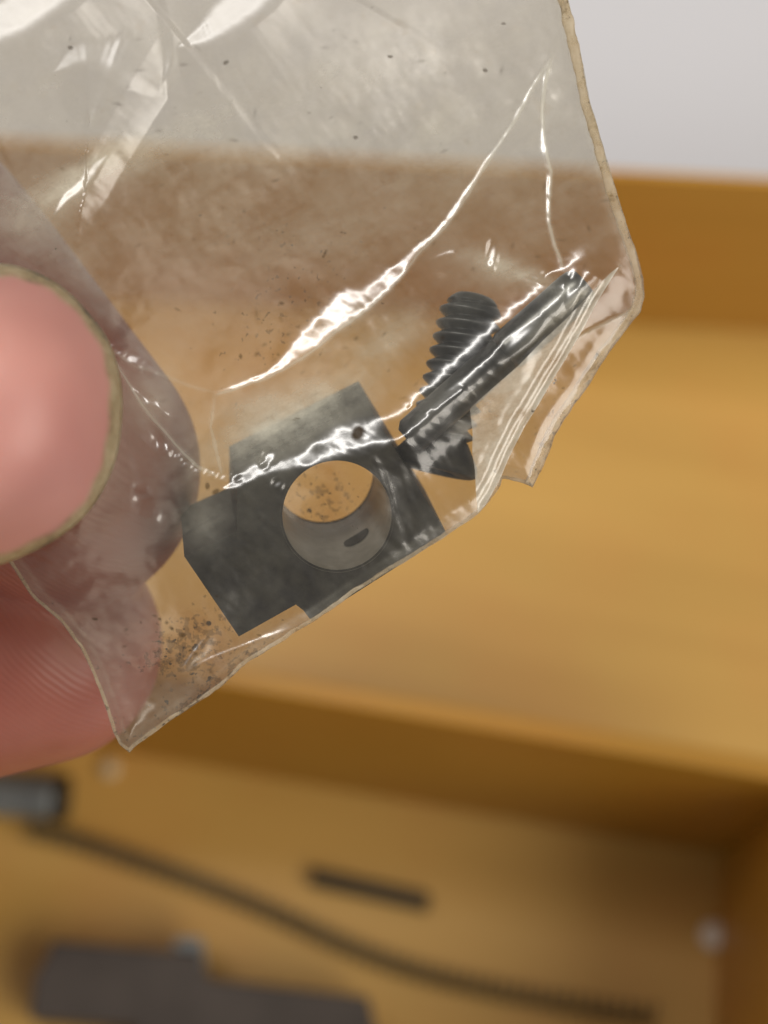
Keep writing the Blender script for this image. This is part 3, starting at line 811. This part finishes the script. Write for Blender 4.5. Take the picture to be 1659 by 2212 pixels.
FAINT += [(_rg.gauss(420, 70), _rg.gauss(1410, 50), _rg.uniform(2.5, 7), _rg.uniform(2.2, 4), _rg.uniform(0, 180), _rg.uniform(.2, .7)) for _ in range(30)]
FAINT += [(_rg.gauss(640, 120), _rg.gauss(700, 90), _rg.uniform(3, 9), _rg.uniform(2.2, 4), _rg.gauss(-50, 30), _rg.uniform(.2, .6)) for _ in range(22)]
def f_spot(P):
    r = np.zeros(len(P))
    for u, v, a_, b_, g, k_ in FAINT:
        m = (np.abs(P[:, 0] - u) < 36) & (np.abs(P[:, 1] - v) < 36)
        r[m] = np.maximum(r[m], k_ * gauss(P[m], u, v, a_, b_, g))
    r0 = r; r = np.zeros(len(P))
    for u, v, a_, b_, g in SPOTS: r = np.maximum(r, gauss(P, u, v, a_, b_, g))
    return np.clip(sst(r, .25, .75) * np.where(gauss(P, 773, 935, 30, 30) > .3, .97, .75) + r0, 0, 1)
def f_haze_light(P):
    sd = seamdist(P)
    r = .007 + .035 * (fbm(P[:, 0], P[:, 1], 150, 91) + .3)
    r += .07 * np.clip(1 - sd / 26, 0, 1) + .05 * np.exp(-((sd - 24) / 5) ** 2)
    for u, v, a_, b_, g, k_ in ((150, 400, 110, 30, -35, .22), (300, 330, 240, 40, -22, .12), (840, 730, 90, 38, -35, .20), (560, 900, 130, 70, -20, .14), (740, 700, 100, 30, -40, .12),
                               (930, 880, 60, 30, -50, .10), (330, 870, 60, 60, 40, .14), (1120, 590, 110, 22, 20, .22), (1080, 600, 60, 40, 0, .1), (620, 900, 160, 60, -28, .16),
                               (440, 1120, 55, 70, 0, .16), (640, 905, 160, 62, -28, .26), (1185, 690, 90, 22, -48, .14), (100, 520, 200, 60, 40, .10), (640, 520, 300, 90, 0, .05), (600, 330, 400, 40, -12, .06), (420, 1480, 110, 28, -38, .07), (250, 1420, 60, 160, -15, .03), (1000, 300, 200, 120, -40, .04)):  # film haze; patches over the block's top face paint the light on it
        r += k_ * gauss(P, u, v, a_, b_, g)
    r += .06 * sst(-P[:, 1] + .06 * P[:, 0], -640, -240) + .035 * sst(-P[:, 1] - .15 * P[:, 0], -900, -600)
    return np.clip(r, 0, 1)
def f_crisp(P): return .15 + .85 * sst(P[:, 1] + P[:, 0] * .35, 260, 620)
def f_fold_glare(P):      # pale lines painted along the folds, standing in for glints there
    r = np.zeros(len(P))
    for k_, wmx, am in ((0, .35, .30), (1, .5, .42), (5, .6, .30), (17, .6, .30), (18, .6, .28), (7, .6, .2), (6, .5, .15)):
        pl_, ws, dec = RIDGES[k_]; q = P + np.stack([fbm(P[:, 0], P[:, 1], 46, 21), fbm(P[:, 0], P[:, 1], 46, 31)], 1) * 3.1
        dd, sg, wv, pd = polydist(q, pl_, ws)
        r = np.maximum(r, am * np.exp(-(dd / 4.0) ** 2) * np.clip(wv / 5, 0, 1))
    return r
def f_dirt(P):
    sd = seamdist(P); r = .12 + .45 * np.exp(-sd / 22)
    r += .75 * gauss(P, 400, 1390, 120, 60, -35) + .45 * gauss(P, 450, 1480, 160, 40, -38) + .35 * gauss(P, 560, 760, 160, 90, -30) + .35 * gauss(P, 640, 560, 200, 140, 0)
    r += .35 * gauss(P, 700, 1090, 110, 80) + .3 * gauss(P, 1180, 900, 60, 130, 25)
    return np.clip(r, 0, 1)
def d_front(P):
    h, _ = height(P); sd = seamdist(P)
    fade = sst(sd, 0, 40) * .8 + .2
    # stay in front of the thumb-side: the sheet runs under the thumb pad
    return basedepth(P) - h * PX * fade - .0002
def d_back(P):
    sd = seamdist(P); t_ = np.clip(sd / 240, 0, 1)
    gap = .0078 * np.sqrt(1 - (1 - t_) ** 2)
    pinch = sst(P[:, 0], 60, 800) * sst(P[:, 1] + P[:, 0] * .4, 400, 1200)
    gap = gap * (.10 + .90 * pinch)
    n_ = fbm(P[:, 0], P[:, 1], 120, 141, 4) * 10 + fbm(P[:, 0], P[:, 1], 380, 151, 2) * 18
    return basedepth(P) + .0006 + gap - n_ * PX * sst(sd, 0, 60) * .6
bag = empty('clear_bag', W(830, 1106, .1122), 'grubby clear plastic bag holding the steel parts, pinched between the fingers', 'bag')
sheet('front_sheet', 3.0, OUT, d_front, bag, M_film, {'haze': f_haze_light, 'dirt': f_dirt, 'fold_glare': f_fold_glare, 'spot': f_spot, 'crisp': f_crisp})
zero = lambda P: np.zeros(len(P))
sheet('back_sheet', 6.0, OUT, d_back, bag, M_film_back, {'haze': f_haze_light, 'dirt': lambda P: np.clip(f_dirt(P) * .8 + .1 + .35 * gauss(P, 705, 1070, 120, 90) + .4 * gauss(P, 400, 1400, 130, 80, -35), 0, 1), 'fold_glare': zero, 'spot': zero, 'crisp': f_crisp})
# corner folded over in front
fp = np.array([(1338, 575), (1322, 600), (1290, 652), (1262, 706), (1224, 772), (1192, 824), (1161, 878), (1133, 922), (1101, 985), (1082, 1030), (1060, 1072), (1046, 1094), (1032, 1108), (1028, 1060), (1026, 1015), (1020, 978), (1021, 935), (1015, 882), (1060, 842), (1121, 789), (1170, 738), (1222, 690), (1278, 632), (1318, 590)], float)
fps = resample(np.vstack([fp, fp[:1]]), 8.0)[:-1]
def d_flap(P):
    dd, sg, _, _ = polydist(P, fp[:12])
    x = np.clip(dd / 110, 0, 1)
    pleat = np.exp(-((dd - 34) / 9) ** 2) * 5 + np.exp(-((dd - 12) / 6) ** 2) * 4
    return .1098 - (np.sin(x * math.pi) * 12 + pleat + fbm(P[:, 0], P[:, 1], 60, 161, 3) * 4) * PX + (1 - x) * .0004
def hz_flap(P):
    dd, sg, _, _ = polydist(P, fp[:12])
    r = .55 + .35 * np.exp(-(dd / 7) ** 2) + .30 * np.exp(-((dd - 30) / 12) ** 2) * sst(P[:, 1], 820, 980) + .12 * fbm(P[:, 0], P[:, 1], 70, 171)
    return np.clip(r + .12 * sst(P[:, 1], 850, 1050) - .14 * sst(-P[:, 1], -760, -640), .04, .8)
sheet('folded_corner', 3.0, fps, d_flap, bag, M_flap, {'haze': hz_flap, 'dirt': f_dirt, 'fold_glare': zero, 'spot': zero, 'crisp': f_crisp})
# heat-sealed seams: flattened beads
def seam(name, pl, r0, inset, seed, label):
    pl = resample(pl, 5.0)
    tn = np.gradient(pl, axis=0); tn /= np.linalg.norm(tn, axis=1)[:, None]; nn = np.stack([tn[:, 1], -tn[:, 0]], 1)
    s = np.arange(len(pl)) * 5.0
    wob = fbm(s, s * 0, 40, seed) * 2.2; rr_ = r0 * (1 + .35 * fbm(s, s * 0 + 9, 30, seed + 7))
    c = pl + nn * (inset + wob)[:, None]
    if True:
        jit_ = np.stack([fbm(pl[:, 0], pl[:, 1], 60, 5), fbm(pl[:, 0], pl[:, 1], 60, 15)], 1) * 3.2; c = c + jit_
    V = []; n = 10
    dp = basedepth(c) - .00015
    for i in range(len(c)):
        for j in range(n):
            a_ = 2 * math.pi * j / n; uu = c[i] + nn[i] * rr_[i] * math.cos(a_)
            V.append(cam(uu[0], uu[1], dp[i] - math.sin(a_) * rr_[i] * .45 * PX))
    Fc = [(i * n + j, i * n + (j + 1) % n, (i + 1) * n + (j + 1) % n, (i + 1) * n + j) for i in range(len(c) - 1) for j in range(n)]
    Fc += [tuple(range(n))[::-1], tuple(range((len(c) - 1) * n, len(c) * n))]
    o = mesh(name, c2w(np.array(V)), Fc, M_seam, bag, smooth=True)
    if label: o['label'] = label
i0 = 1; i1 = 22
seam('side_seam', out_main[1:22], 11, -11, 201, 'dirty seam down the right edge of the bag')
seam('corner_edge', out_main[21:25], 4, -3, 211, None)
seam('bottom_seam', out_main[25:40], 4.5, -4, 221, 'grubby bottom seam under the block')
seam('side_fold', out_main[39:51], 3.5, -4, 231, 'creased left edge of the bag over the fingers')
